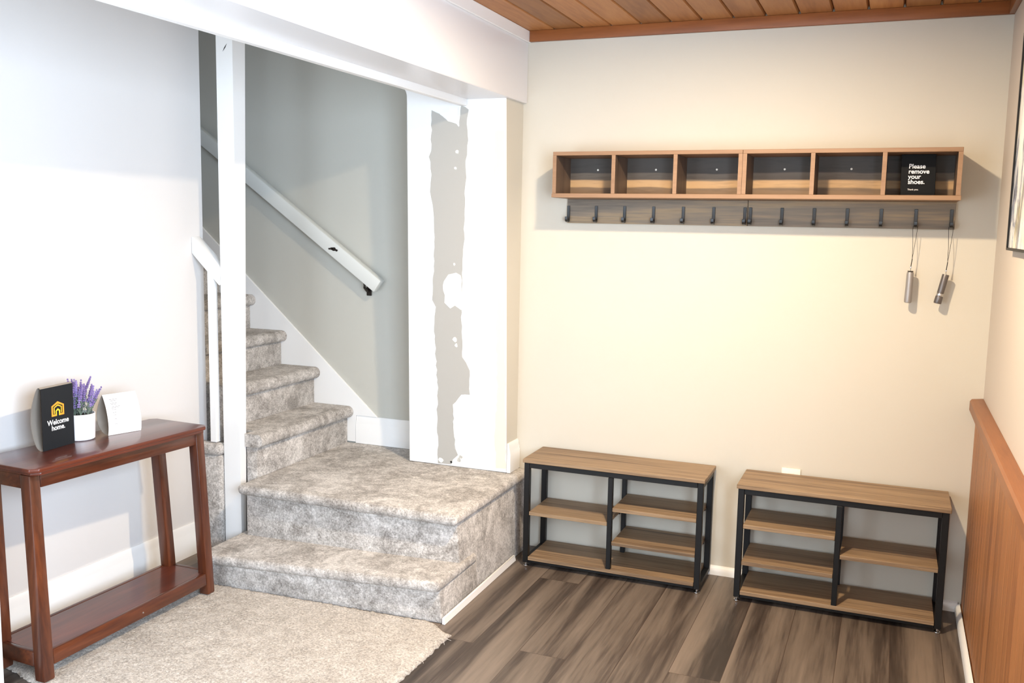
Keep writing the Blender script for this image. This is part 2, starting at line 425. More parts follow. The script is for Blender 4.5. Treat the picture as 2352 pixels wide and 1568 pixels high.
# baseboards
def base_profile(h, t):   # (out, up)
    return [(0, 0), (t, 0), (t, h * .66), (t * .82, h * .70), (t * .82, h * .76), (t * .55, h * .86), (t * .5, h * .95), (t * .25, h), (0, h)]
def baseboard(name, a, b, out, h, t, mat=M_white, z=0.0, prof=None):
    a = Vector(a); b = Vector(b); out = Vector(out)
    P = prof or base_profile(h, t)
    A = [a + out * o + Vector((0, 0, z + u)) for o, u in P]; B = [b + out * o + Vector((0, 0, z + u)) for o, u in P]
    return struct(name, MB().loft(A, B), mat)
baseboard('baseboard_left', (-.7395, YF, 0), (-.7395, -.627, 0), (1, 0, 0), .143, .016)
shoe = [(0, 0), (.016, 0), (.016, .016), (.012, .030), (.005, .036), (0, .038)]
baseboard('baseboard_back', (.64, 0, 0), (2.392, 0, 0), (0, -1, 0), 0, 0, M_white, 0, shoe)
baseboard('baseboard_right', (2.3985, -.018, 0), (2.3985, YF, 0), (-1, 0, 0), 0, 0, M_white, 0, shoe)
baseboard('baseboard_pillar', (.5125, stub_y(.4) + .003, 0), (.5125, -.001, 0), (1, 0, 0), .135, .016, M_white, ZL + .001)
baseboard('baseboard_stair', (-.40, .0995, 0), (.03, .0995, 0), (0, -1, 0), .14, .016, M_white, ZL + .001)
# skirt board climbing the stairs
sk = [(-.278, .0995, .507), (-.402, .0995, .507), (-.402, .0995, .37), (-.56, .0995, .37), (-2.6, .0995, 2.2), (-2.6, .0995, 2.53)]
struct('trim_5', MB().prism(sk, (0, -.012, 0), .0015, 1), M_white)
# thin white strip along the foot of the landing
struct('trim_6', MB().hexa([(.602, -.955, 0), (.616, -.955, 0), (.604, -.215, 0), (.590, -.215, 0)],
                           [(.602, -.955, .026), (.610, -.955, .026), (.598, -.215, .026), (.590, -.215, .026)], .002, 1), M_white)
# wainscot on the right wall
wb = MB(); y = -.002; k = 0
while y > YF:
    w = .085
    y2 = max(YF, y - w)
    b = [(XR - .022, y2 + .0004, .003), (XR - .0005, y2 + .0004, .003), (XR - .0005, y - .0004, .003), (XR - .022, y - .0004, .003)]
    t = [(p[0], p[1], .80) for p in b]
    wb.hexa(b, t, .0022, 1)
    y = y2; k += 1
struct('wainscot', wb, M_wains)
cp = [(0, 0), (.040, 0), (.046, .006), (.046, .040), (.040, .048), (.004, .052), (0, .052)]
CA = [(XR - .0005 - o, -.002, .800 + u) for o, u in cp]; CBp = [(XR - .0005 - o, YF, .800 + u) for o, u in cp]
struct('wainscot_cap', MB().loft(CA, CBp), M_pinecap)
# white casing on the left, at the near edge of the view
struct('trim_7', MB().box(-.74 + .0005, -.425, -2.02, -1.96, 0, 2.1, .003, 1), M_white)

# ------------------------------------------------------------------ staircase
ST = thing('staircase', 'staircase covered in mottled taupe carpet, climbing left behind the white post', 'staircase', (0.1, -.4, 0))
def nose_slab(mb, b, zt, h, r):
    """plan quad b with rounded rim, from per-corner top heights"""
    bot = [(p[0], p[1], z - h) for p, z in zip(b, zt)]
    top = [(p[0], p[1], z) for p, z in zip(b, zt)]
    mb.hexa(bot, top, r, 5)
# bottom step
bs = MB()
bs.hexa([(-.47, -1.005, 0), (.600, -.950, 0), (.589, -.60, 0), (-.47, -.66, 0)],
        [(-.47, -1.005, .10), (.588, -.950, .128), (.584, -.60, .125), (-.47, -.66, .10)], .006, 2)
nose_slab(bs, [(-.478, -1.022), (.594, -.968), (.588, -.60), (-.475, -.66)], [.130, .162, .162, .137], .040, .016)
bs.build('bottom_step', M_carpet, ST, 60)
# landing
ld = MB()
ld.hexa([(-.43, -.755, .001), (.588, -.745, .001), (.586, -.002, .001), (-.43, -.002, .001)],
        [(-.43, -.755, .34), (.556, -.740, .335), (.566, -.002, .34), (-.43, -.002, .34)], .006, 2)
nose_slab(ld, [(-.452, -.790), (.570, -.775), (.579, .0), (-.452, .0)], [.362, .356, ZL, ZL], .042, .018)
ld.box(-.45, .03, -.06, .086, .02, ZL - .0005)
ld.build('landing', M_carpet, ST, 60)
# steps climbing to the left
noses = [(-.415, .552), (-.612, .738), (-.812, .914), (-1.005, 1.092), (-1.20, 1.272), (-1.395, 1.45), (-1.59, 1.63)]
YN, YFAR = -.655, .0865
zprev = ZL
for i, (xn, zt) in enumerate(noses):
    s = MB()
    xr = xn - .034                                   # riser face
    xe = noses[i + 1][0] - .034 if i + 1 < len(noses) else xn - .22
    yn = YN if i < 2 else -.618
    cut = -.506 if i == 0 else None
    ya = yn if i != 1 else -.597
    def seg(xa, xb, y):
        s.box(xa, xb, y + .004, YFAR, max(0, zprev - .12), zt - .03, .004, 1)
    if cut: seg(cut, xr, YN); seg(xe - .02, cut, -.597)
    else: seg(xe - .02, xr, ya)
    A = []
    r = .029
    for k in range(9):
        t = -math.pi / 2 + k / 8 * math.pi
        A.append((xn - r + r * math.cos(t), zt - r + r * math.sin(t)))
    A += [(xe - .02, zt), (xe - .02, zt - 2 * r)]
    def tread(prof, y):
        s.loft([(p[0], y - .004, p[1]) for p in prof], [(p[0], YFAR, p[1]) for p in prof])
    if cut:
        tread(A[:9] + [(cut, zt), (cut, zt - 2 * r)], YN)
        tread([(cut, zt - 2 * r), (cut, zt), (xe - .02, zt), (xe - .02, zt - 2 * r)], -.592)
    else: tread(A, ya)
    s.build('step', M_carpet, ST, 50)
    zprev = zt
sp = MB()
sp.box(-.735, -.600, -.712, -.662, .0, .452, .010, 2)
sp.box(-.737, -.597, -.722, -.658, .452, .505, .02, 4)
sp.build('side_curb', M_carpet, ST, 50)

# ------------------------------------------------------------------ post and rails
PO = thing('stair_post', 'square white painted post standing at the foot of the stairs', 'post', (-.55, -.65, 0))
MB().hexa([(-.594, -.690, .0), (-.508, -.690, .0), (-.508, -.6565, .0), (-.594, -.6565, .0)],
          [(-.594, -.690, .14), (-.508, -.690, .14), (-.508, -.6565, .14), (-.594, -.6565, .14)]).hexa(
          [(-.594, -.690, .14), (-.508, -.690, .14), (-.508, -.6565, .14), (-.594, -.6565, .14)],
          [(-.597, -.690, 2.499), (-.514, -.690, 2.499), (-.514, -.600, 2.499), (-.597, -.600, 2.499)]).build('post_shaft', M_white, PO)
nb = MB(); nb.prism([(-.561, -.6905, 2.17), (-.548, -.6905, 2.185), (-.540, -.6905, 2.20), (-.553, -.6905, 2.185)], (0, -.0008, 0))
nb.build('paint_chip', M_brass, PO)
GR = thing('stair_guard_rail', 'short sloping white board with thin baluster between wall and white post', 'railing', (-.66, -.68, .5))
MB().prism([(-.7385, -.70, 1.404), (-.7385, -.70, 1.330), (-.598, -.70, 1.198), (-.598, -.70, 1.276)], (0, .058, 0), .003, 2).build('rail', M_white, GR)
MB().hexa([(-.660, -.698, .508), (-.628, -.698, .508), (-.628, -.672, .508), (-.660, -.672, .508)],
          [(-.660, -.698, 1.258), (-.628, -.698, 1.226), (-.628, -.672, 1.226), (-.660, -.672, 1.258)], .0015, 1).build('baluster', M_white, GR)
HR = thing('handrail', 'worn white wooden handrail sloping down the grey stairwell wall', 'handrail', (-.6, .07, 1.5))
d = Vector((-1.040, 0, .726)).normalized(); n = Vector((d.z, 0, -d.x)); n = Vector((.726, 0, 1.04)).normalized()
P0 = Vector((-.246, .03, 1.168)); P1 = P0 + d * 2.2
hw = .034
MB().prism([P0 - n * hw, P0 + n * hw, P1 + n * hw, P1 - n * hw], (0, .042, 0), .004, 2).build('rail', M_worn_shaded, HR)
for t in (.075, 1.75):
    p = P0 + d * t - n * .036
    br = MB(); br.tube([p + Vector((0, .02, .004)), p + Vector((0, .022, -.022)), p + Vector((0, .045, -.040)), p + Vector((0, .066, -.040))], .007, 8)
    br.box(p.x - .014, p.x + .014, p.y + .0625, p.y + .0690, p.z - .065, p.z - .012, .002, 1)
    br.build('bracket', M_brass, HR)
p = P0 + d * .30
for (a, b, r) in ((0, 0, .010), (-.016, .004, .006), (.012, -.006, .007), (.022, -.014, .005)):
    q = p + d * a + n * (b + .004)
    MB().prism([(q.x + r * 1.3 * math.cos(k * 1.047) , .0298, q.z + r * math.sin(k * 1.047)) for k in range(6)], (0, -.0006, 0)).build('paint_chip', M_brass, HR)

# ------------------------------------------------------------------ rug
def noise_grid():
    NX, NY = 156, 106
    x0, x1, y0, y1 = -.56, .676, -1.868, -1.032
    bm = bmesh.new(); top = []; bot = []
    for j in range(NY + 1):
        rt = []
        for i in range(NX + 1):
            x = x0 + (x1 - x0) * i / NX; y = y0 + (y1 - y0) * j / NY
            e = min(i, NX - i, j, NY - j)
            z = .014 + random.uniform(-.0022, .0022)
            if e == 0:
                z = .004
                x += random.uniform(-.004, .004); y += random.uniform(-.004, .004)
            elif e == 1:
                z = .012 + random.uniform(-.002, .002); x += random.uniform(-.003, .003); y += random.uniform(-.003, .003)
            y += (.02 - .26 * (x - x0)) * (1 - j / NY)
            tg = -1.012 + .050 * (x - x0) / 1.11
            k = min(1, max(0, (x - .55) / .12)); k = k * k * (3 - 2 * k)
            tg += (-1.028 - tg) * k
            y += (tg - y1) * (j / NY) ** 2
            rt.append(bm.verts.new((x, y, z)))
        top.append(rt)
    for j in range(NY):
        for i in range(NX):
            bm.faces.new((top[j][i], top[j][i + 1], top[j + 1][i + 1], top[j + 1][i]))
    ring = [top[0][i] for i in range(NX + 1)] + [top[j][NX] for j in range(1, NY + 1)] + [top[NY][i] for i in range(NX - 1, -1, -1)] + [top[j][0] for j in range(NY - 1, 0, -1)]
    low = [bm.verts.new((v.co.x, v.co.y, .0005)) for v in ring]
    for i in range(len(ring)):
        j = (i + 1) % len(ring)
        bm.faces.new((ring[j], ring[i], low[i], low[j]))
    bm.faces.new(low[::-1])
    return bm
rg = MB(); rg.bm.free(); rg.bm = noise_grid()
bmesh.ops.recalc_face_normals(rg.bm, faces=rg.bm.faces[:])
rug = rg.build('rug', M_rug, None, 60)
tag(rug, 'loose beige carpet rug lying on the dark floor before the bottom step', 'rug')
for (x, y, a, l) in ((.674, -1.075, .2, .022), (.676, -1.10, -.3, .014), (.672, -1.18, .4, .010), (.675, -1.26, -.2, .012)):
    MB().tube([(x, y, .008), (x + l * .6 * math.cos(a), y + l * .6 * math.sin(a), .007), (x + l * math.cos(a * 2), y + l * math.sin(a * 2), .0025)], .0011, 5).build('loose_thread', M_rug, rug)

# ------------------------------------------------------------------ console table
TB = thing('console_table', 'narrow reddish brown wooden console table against the white left wall', 'table', (-.48, -1.48, 0))
FR, BR, FL, BL = (-.345, -1.078), (-.635, -1.066), (-.388, -1.852), (-.678, -1.840)
ZT = .686
def inset(P, dx, dy): return (P[0] + dx, P[1] + dy)
tt = MB()
q = [BL, FL, FR, BR]
def clip(q, c):
    out = []
    n = len(q)
    for i in range(n):
        p = Vector(q[i]); a = (Vector(q[i - 1]) - p).normalized() * c; b = (Vector(q[(i + 1) % n]) - p).normalized() * c
        out += [p + a, p + b]
    return out
def off(q, s):
    c = sum((Vector(p) for p in q), Vector((0, 0))) / len(q)
    return [Vector(p) + (c - Vector(p)).normalized() * s for p in q]
lay = [(.0, .666), (-.0, .673), (.0, .680), (.006, .686)]
o1 = clip(q, .022)
tt.prism([(p.x, p.y, .671) for p in o1], (0, 0, .0145), .004, 3)
tt.prism([(p.x, p.y, .662) for p in off(o1, .009)], (0, 0, .0095), .002, 2)
tt.build('tabletop', M_tblt, TB)
# corners of the leg frame, top and bottom (outer faces)
LT = {'FR': (-.368, -1.086), 'BR': (-.612, -1.080), 'FL': (-.420, -1.842), 'BL': (-.652, -1.830)}
LBt = {'FR': (-.334, -1.080), 'BR': (-.560, -1.080), 'FL': (-.322, -1.902), 'BL': (-.560, -1.890)}
LB0 = {'FR': .0165, 'BR': .0165, 'FL': .0165, 'BL': .0165}
sgn = {'FR': (-1, -1), 'BR': (1, -1), 'FL': (-1, 1), 'BL': (1, 1)}
def quad(P, s, w, z):
    return [(P[0], P[1], z), (P[0] + s[0] * w, P[1], z), (P[0] + s[0] * w, P[1] + s[1] * w, z), (P[0], P[1] + s[1] * w, z)]
def legpt(k, z):
    a = Vector(LBt[k]); b = Vector(LT[k]); t = z / .66
    return a + (b - a) * t
for k in ('FR', 'BR', 'FL', 'BL'):
    w = .042
    MB().hexa(quad(LBt[k], sgn[k], w, LB0[k]), quad(LT[k], sgn[k], w, .6615), .005, 2).build('leg', M_tblv, TB)
def rail(a, b, z0, z1, ins, th, name, mat, bev=.003):
    """board between two legs, set in from their outer faces"""
    m = MB(); P = []
    for z in (z0, z1):
        pa, pb = legpt(a, z), legpt(b, z)
        dd = (pb - pa).normalized(); nn = Vector((-dd.y, dd.x))
        cen = (legpt('FR', z) + legpt('BL', z)) / 2
        if (cen - pa).dot(nn) < 0: nn = -nn
        pa = pa + dd * .0425; pb = pb - dd * .0425
        P.append([(pa + nn * ins).to_3d() + Vector((0, 0, z)), (pb + nn * ins).to_3d() + Vector((0, 0, z)), (pb + nn * (ins + th)).to_3d() + Vector((0, 0, z)), (pa + nn * (ins + th)).to_3d() + Vector((0, 0, z))])
    m.hexa(P[0], P[1], bev, 2)
    return m.build(name, mat, TB)
for a, b in (('FL', 'FR'), ('BL', 'BR'), ('FL', 'BL'), ('FR', 'BR')):
    rail(a, b, .615, .6610, .004, .018, 'apron', M_tbl)
    rail(a, b, .058, .104, .001, .018, 'shelf_rail', M_tbl)
zz = .104
s4 = [legpt('FL', zz), legpt('FR', zz), legpt('BR', zz), legpt('BL', zz)]
sh = MB()
pts = []
for i, k in enumerate(('FL', 'FR', 'BR', 'BL')):
    p = legpt(k, zz); s = sgn[k]
    e = .0425
    c = [(p.x + s[0] * .020, p.y + s[1] * e), (p.x + s[0] * e, p.y + s[1] * e), (p.x + s[0] * e, p.y + s[1] * .020)]
    # order so the outline runs round the table
    if k in ('FR', 'BL'): pts += c
    else: pts += c[::-1]
sh.prism([(x, y, .086) for x, y in pts], (0, 0, .0165))
sh.build('lower_shelf', M_tblt, TB)
pg = MB(); pa = legpt('FL', .078) * .47 + legpt('FR', .078) * .53
pg.blob((pa.x + .0005, pa.y, .078), (.003, .004, .004), 1); pg.build('plug', M_steel, TB)

# ------------------------------------------------------------------ lettering helper
FONT_CACHE = []
def text_mesh(name, s, size, origin, ux, uy, mat, parent, align='LEFT', bold=.012, spacing=1.0, lift=.0006, depth=.0003):
    cu = D.curves.new('txt', 'FONT'); cu.body = s; cu.size = 1.0; cu.align_x = align
    cu.offset = bold; cu.space_line = spacing; cu.extrude = 0
    to = D.objects.new('txt', cu); COL.objects.link(to)
    dg = bpy.context.evaluated_depsgraph_get()
    me = D.meshes.new_from_object(to.evaluated_get(dg))
    D.objects.remove(to); D.curves.remove(cu)
    ux = Vector(ux).normalized(); uy = Vector(uy).normalized(); n = ux.cross(uy).normalized()
    o0 = Vector(origin) + n * lift - wloc(parent)
    for v in me.vertices:
        v.co = o0 + ux * (v.co.x * size) + uy * (v.co.y * size)
    me.name = name; me.materials.clear(); me.materials.append(mat)
    ob = D.objects.new(name, me); COL.objects.link(ob); ob.parent = parent
    return ob

# ------------------------------------------------------------------ cards and plant on the table
Z0 = .6862
# welcome card: stiff black card bent into a teardrop, printed on its front
WC = thing('welcome_card', 'black folded card reading Welcome home, standing on the console table', 'sign', (-.58, -1.59, Z0))
e1 = Vector((-.556, -1.664, Z0)); e2 = Vector((-.568, -1.520, Z0))
ux = (e2 - e1).normalized(); nrm = Vector((ux.y, -ux.x, 0)); nrm = nrm if nrm.x > 0 else -nrm
def smooth(P, n=4):
    out = []
    for i in range(len(P) - 1):
        p0, p1, p2, p3 = P[max(i - 1, 0)], P[i], P[i + 1], P[min(i + 2, len(P) - 1)]
        for k in range(n):
            t = k / n
            out.append(tuple(.5 * (2 * p1[c] + (p2[c] - p0[c]) * t + (2 * p0[c] - 5 * p1[c] + 4 * p2[c] - p3[c]) * t * t + (3 * p1[c] - p0[c] - 3 * p2[c] + p3[c]) * t ** 3) for c in (0, 1)))
    return [(a, max(u, 0)) for a, u in out] + [P[-1]]
def bent_card(prof, name, mat, root, th=.0012, a=e1, b=e2, back=None):
    """prof: list of (behind, up) run along the card's width"""
    prof = smooth(prof)
    m = MB(); bk = -((b - a).normalized().cross(Vector((0, 0, 1))))
    bk = bk if bk.x < 0 else -bk
    def ring(p):
        out = []; inn = []
        for i, (o, u) in enumerate(prof):
            o0, u0 = prof[max(0, i - 1)]; o1_, u1_ = prof[min(len(prof) - 1, i + 1)]
            tx, tz = o1_ - o0, u1_ - u0; L = math.hypot(tx, tz) or 1
            nx, nz = tz / L, -tx / L
            out.append(p + bk * o + Vector((0, 0, u)))
            inn.append(p + bk * (o + nx * th) + Vector((0, 0, u + nz * th)))
        return out + inn[::-1]
    m.loft(ring(a), ring(b))
    return m.build(name, mat, root, 30)
H = .214
bent_card([(0.0, 0), (0.0, .06), (0.0, .12), (.0, .17), (.001, H)], 'front_panel', M_card, WC)
bent_card([(.0025, H), (.012, H + .004), (.024, H - .012), (.040, H - .055), (.049, H - .105), (.045, .06), (.030, .015), (.014, .0012), (.0025, .0012)], 'back_panel', M_cardshade, WC)
def onface(s, u): return e1 + ux * s + Vector((0, 0, u))
W = (e2 - e1).length; cx = W * .49
def house(mb, c, w, hw_, hr, t, gap, lift=.0008):
    """outline of a gabled house, open at the bottom in the middle"""
    outer = [(-w, 0), (-w, hw_), (0, hr), (w, hw_), (w, 0), (gap, 0), (gap, t), (w - t, t), (w - t, hw_ - t * .45), (0, hr - t * 1.25), (-w + t, hw_ - t * .45), (-w + t, t), (-gap, t), (-gap, 0)]
    mb.prism([onface(c[0] + x, c[1] + y) + nrm * lift for x, y in outer], nrm * .0002)
def arch(mb, c, w, hw_, hr, t, lift=.0008):
    o = [(-w, 0), (-w, hw_), (0, hr), (w, hw_), (w, 0), (w - t, 0), (w - t, hw_ - t * .4), (0, hr - t * 1.2), (-w + t, hw_ - t * .4), (-w + t, 0)]
    mb.prism([onface(c[0] + x, c[1] + y) + nrm * lift for x, y in o], nrm * .0002)
lg = MB(); house(lg, (cx, .112), .0285, .036, .050, .0065, .008); lo = lg.build('house_logo', M_or1, WC)
m2 = MB(); arch(m2, (cx, .1205), .0185, .0215, .0310, .0042); m2.build('logo_ring', M_or2, lo)
m3 = MB(); arch(m3, (cx, .112), .0105, .018, .0255, .0055); m3.build('logo_door', M_or3, lo)
text_mesh('lettering', 'Welcome\nhome.', .0245, onface(cx, .084), ux, (0, 0, 1), M_letter, WC, 'CENTER', .022, .82, .0008)

# lavender in a white pot
PL = thing('potted_lavender', 'small lavender plant in a white pot between two cards on the table', 'potted plant', (-.600, -1.468, Z0))
px, py = -.600, -1.462
MB().lathe([(.0, 0), (.044, 0), (.0475, .003), (.0495, .05), (.051, .092), (.0505, .094), (.047, .094), (.0465, .082), (.0, .082)], (px, py, Z0), 40).build('pot', M_pot, PL)
MB().lathe([(.0, .0825), (.0460, .0825), (.0460, .086), (.02, .089), (.0, .090)], (px, py, Z0), 24).build('soil', M_soil, PL)
for i in range(44):
    a = random.uniform(0, 6.283); r = .038 * math.sqrt(random.random())
    bx, by = px + r * math.cos(a), py + r * math.sin(a)
    lean = random.uniform(.15, .55); hgt = random.uniform(.070, .118)
    dx = math.cos(a) * lean * r * 1.2 + random.uniform(-.006, .006); dy = math.sin(a) * lean * r * 2.2 + random.uniform(-.008, .008)
    if i in (3, 11): dy += .030; dx += .004
    base = Vector((bx, by, Z0 + .084)); tip = base + Vector((dx, dy, hgt)); mid = (base + tip) / 2 + Vector((-dx * .15, -dy * .15, .004))
    tip.x = max(tip.x, -.70); tip.y = max(tip.y, -1.492)
    s = MB(); s.tube([base, mid, tip], .0011, 5)
    for k in range(7):
        t = random.uniform(.05, .62); c = base.lerp(tip, t); aa = random.uniform(0, 6.283); L = random.uniform(.012, .024)
        e = c + Vector((math.cos(aa) * L * .6, math.sin(aa) * L * .6, L))
        s.tube([c, (c + e) / 2 + Vector((0, 0, .002)), e], [.0008, .0018, .0003], 4)
    so = s.build('stem', M_stem, PL)
    f = MB(); ln = random.uniform(.050, .072); dirv = (tip - mid).normalized()
    for k in range(9):
        t = k / 8; c = tip + dirv * (ln * (t - .75)); w = .0052 * (1 - .55 * t) * (1 if k != 2 else .55)
        for g in range(4):
            aa = g * 1.571 + k * .8
            f.blob(c + Vector((math.cos(aa), math.sin(aa), 0)) * w * .72, (w * .72, w * .72, .0042), 1)
    f.build('flower_spike', M_lav if i % 3 else M_lav2, so)

# white tent card with a bowed front
TC = thing('tent_card', 'white curved tent card with faint grey print, standing on the console table', 'sign', (-.56, -1.33, Z0))
a1 = Vector((-.548, -1.386, Z0)); a2 = Vector((-.512, -1.262, Z0))
fp = [(0, 0.0), (-.004, .02), (-.004, .045), (.002, .075), (.012, .105), (.026, .132), (.036, .146)]
bent_card(fp, 'front_panel', M_paper, TC, .0010, a1, a2)
bent_card([(.0375, .146), (.052, .128), (.070, .098), (.080, .065), (.070, .030), (.040, .006), (.015, .0012), (.0012, .0012)], 'back_panel', M_cardshade, TC, .0010, a1, a2)
ln = MB(); uu = (a2 - a1).normalized(); bkk = Vector((uu.y, -uu.x, 0)); bkk = bkk if bkk.x < 0 else -bkk
def tc_pt(s, u):
    for (o0, u0), (o1_, u1_) in zip(smooth(fp), smooth(fp)[1:]):
        if u <= u1_:
            t = (u - u0) / (u1_ - u0); return a1 + uu * s + bkk * (o0 + (o1_ - o0) * t - .0005) + Vector((0, 0, u))
for k, (s0, s1, u) in enumerate(((.018, .050, .127), (.020, .044, .122), (.019, .046, .114), (.021, .042, .110), (.020, .055, .102), (.020, .048, .098), (.021, .040, .092), (.022, .036, .081), (.022, .034, .072), (.022, .036, .058), (.023, .034, .040))):
    ln.hexa([tc_pt(s0, u), tc_pt(s1, u), tc_pt(s1, u) + bkk * .0002, tc_pt(s0, u) + bkk * .0002],
            [tc_pt(s0, u + .0014), tc_pt(s1, u + .0014), tc_pt(s1, u + .0014) + bkk * .0002, tc_pt(s0, u + .0014) + bkk * .0002])
ln.build('print_lines', M_ink, TC)

# ------------------------------------------------------------------ shoe benches
def bench(x0, x1, yf, name_label, left_shelves, right_shelves):
    yb = -.019
    t = thing('shoe_bench', name_label, 'shoe bench', ((x0 + x1) / 2, (yf + yb) / 2, 0), 'shoe benches along the back wall')
    MB().box(x0 - .006, x1 + .006, yf - .006, yb + .004, .4635, .480, .0015, 1).build('top_board', M_oak, t)
    w = .024; zb = .018
    fr = MB()
    for xx in (x0, x1 - w):
        for yy in (yf, yb - w): fr.box(xx, xx + w, yy, yy + w, zb, .463, .0015, 1)
    for yy in (yf, yb - w):
        fr.box(x0 + w, x1 - w, yy, yy + w, .441, .463, .0015, 1)
        fr.box(x0 + w, x1 - w, yy + .003, yy + w, zb, .030, .0015, 1)
    for xx in (x0, x1 - w):
        fr.box(xx, xx + w, yf + w, yb - w, .441, .463, .0015, 1)
        fr.box(xx, xx + w, yf + w, yb - w, zb, .036, .0015, 1)
    fr.build('frame', M_black, t)
    xm = (x0 + x1) / 2
    for yy in (yf - .002, yb - .020):
        MB().box(xm - .010, xm + .010, yy, yy + .020, .0465, .4405, .0012, 1).build('middle_post', M_black, t)
    MB().box(x0 + w + .001, x1 - w - .001, yf - .002, yb - .001, .0305, .046, .001, 1).build('bottom_shelf', M_oak, t)
    for (a, b, zs) in ((x0 + w * .55, xm - .0105, left_shelves), (xm + .0105, x1 - w * .55, right_shelves)):
        for z in zs:
            # shelf notched round the legs at its outer end
            ol = a < xm and a < x0 + w
            m = MB()
            lo, hi = (x0 + w + .0005, b) if ol else (a, x1 - w - .0005)
            m.box(lo, hi, yf + .003, yb - .0015, z - .016, z, .001, 1)
            m.build('shelf', M_oak, t)
            for yy in (yf + .020, yb - .040):
                for xa in (lo, hi - .006):
                    MB().box(xa, xa + .006, yy, yy + .012, z - .022, z - .0165).build('shelf_pin', M_black, t)
    for xx in (x0 + w / 2, x1 - w / 2):
        for yy in (yf + w / 2, yb - w / 2):
            MB().lathe([(0, 0), (.0105, 0), (.012, .003), (.0115, .006), (.005, .008), (.005, .0178), (0, .0178)], (xx, yy, .0003), 20).build('foot', M_steel, t)
    return t
bench(.652, 1.424, -.262, 'wooden shoe bench on a black frame beside the carpeted landing, one shelf on its left', (.247,), (.312, .166))
bench(1.562, 2.322, -.270, 'wooden shoe bench on a black frame beside the pine wainscot, two shelves on its left', (.318, .168), (.248,))

# ------------------------------------------------------------------ wall shelves with hooks
def wall_shelf(x0, x1, lab, hooks, hookproto=None):
    yf, z0, z1 = -.220, 1.597, 1.782
    t = thing('wall_shelf', lab, 'wall shelf', ((x0 + x1) / 2, -.0005, z0), 'cubby shelves on the back wall')
    T = .0155
    MB().box(x0, x1, yf, -.0005, z1 - T, z1, .001, 1).build('top_panel', M_oakedge, t)
    MB().box(x0 - .003, x1 + .003 if x1 > 2 else x1, yf - .001, -.0005, z0 - .002, z0 + T - .0005, .001, 1).build('bottom_panel', M_oakedge, t)
    def upright(a, name):
        o = MB().box(a, a + T, yf + .001, -.030, z0 + T, z1 - T - .0002, .0008, 1).build(name, M_rustic2, t)
        MB().box(a, a + T, yf - .0002, yf + .0008, z0 + T, z1 - T - .0002).build('edge_band', M_oakedge, o)
    upright(x0, 'side_panel'); upright(x1 - T, 'side_panel')
    inner = (x1 - x0 - 4 * T) / 3
    for k in (1, 2): upright(x0 + k * (inner + T), 'divider')
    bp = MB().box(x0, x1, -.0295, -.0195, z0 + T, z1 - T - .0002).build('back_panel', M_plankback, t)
    for k in range(3):
        MB().lathe([(0, 0), (.0042, 0), (.0042, .0012), (0, .0016)], (x0 + T + inner / 2 + k * (inner + T) + .004, -.0296, z1 - .064), 10, Matrix.Rotation(math.pi / 2, 3, 'X')).build('screw_cap', M_plastic, bp)
    MB().box(x0 + .0005, x1 - .0005, -.0185, -.0005, 1.491, z0 - .0025, .001, 1).build('hook_rail', M_rustic, t)
    lipb = MB()
    for i, hx in enumerate(hooks):
        if hookproto is None:
            m = MB(); w = .0062; yb = -.0190
            P = [(yb, 1.566), (yb - .004, 1.566), (yb - .005, 1.512), (yb - .008, 1.5045), (yb - .016, 1.502), (yb - .024, 1.5045), (yb - .027, 1.511), (yb - .028, 1.5185), (yb - .034, 1.5185), (yb - .034, 1.505), (yb - .029, 1.4985), (yb - .018, 1.4945), (yb - .006, 1.4955), (yb, 1.503)]
            m.prism([(hx - w, y, z) for y, z in P], (2 * w, 0, 0), .0008, 1)
            hookproto = m.build('hook', M_hook, t)
            hookproto['hx'] = hx
            del hookproto['hx']
            hx0 = hx; first = hookproto
        else:
            if i == 0 and hookproto is not None and hookproto.parent is not t:
                pass
            h = hookproto.copy(); COL.objects.link(h); h.parent = t
            h.location = Vector((hx - HX0[0], 0, 0)) + wloc(hookproto.parent) - wloc(t)
        if not HX0: HX0.append(hx)
    return t, hookproto
HX0 = []
h1 = [.742 + .1262 * k for k in range(7)]
h2 = [1.5215 + .1240 * k for k in range(7)]
_, HP = wall_shelf(.735, 1.5095, 'left wall shelf of the pair, three empty wooden cubbies over seven black hooks', h1)
wall_shelf(1.5105, 2.279, 'right wall shelf of the pair, holding the black sign in its end cubby', h2, HP)

# sign inside the last cubby
SG = thing('shoe_sign', 'black sign reading Please remove your shoes, inside the right end cubby', 'sign', (2.14, -.12, 1.6127))
MB().hexa([(2.080, -.122, 1.6127), (2.199, -.122, 1.6127), (2.199, -.119, 1.6127), (2.080, -.119, 1.6127)],
          [(2.076, -.116, 1.7655), (2.195, -.116, 1.7655), (2.195, -.113, 1.7655), (2.076, -.113, 1.7655)], .0008, 1).build('sign_card', M_cardlow, SG)
su = Vector((0, .006, .1528)).normalized()
for i, (s, z) in enumerate((('Please', 1.7140), ('remove', 1.6950), ('your', 1.6760), ('shoes.', 1.6570))):
    k = (z - 1.6127) / .1528
    text_mesh('lettering', s, .0230, (2.1035, -.122 + .006 * k, z), (1, 0, 0), su, M_letter, SG, 'LEFT', .018, 1, .0010)
k = (1.6335 - 1.6127) / .1528
text_mesh('lettering', 'Thank you.', .0085, (2.1035, -.122 + .006 * k, 1.6335), (1, 0, 0), su, M_letter, SG, 'LEFT', .006, 1, .0010)
MB().prism([(2.115, -.1145, 1.6135), (2.165, -.1145, 1.6135), (2.160, -.100, 1.7)], (0, .001, 0)).build('easel_back', M_cardlow, SG)

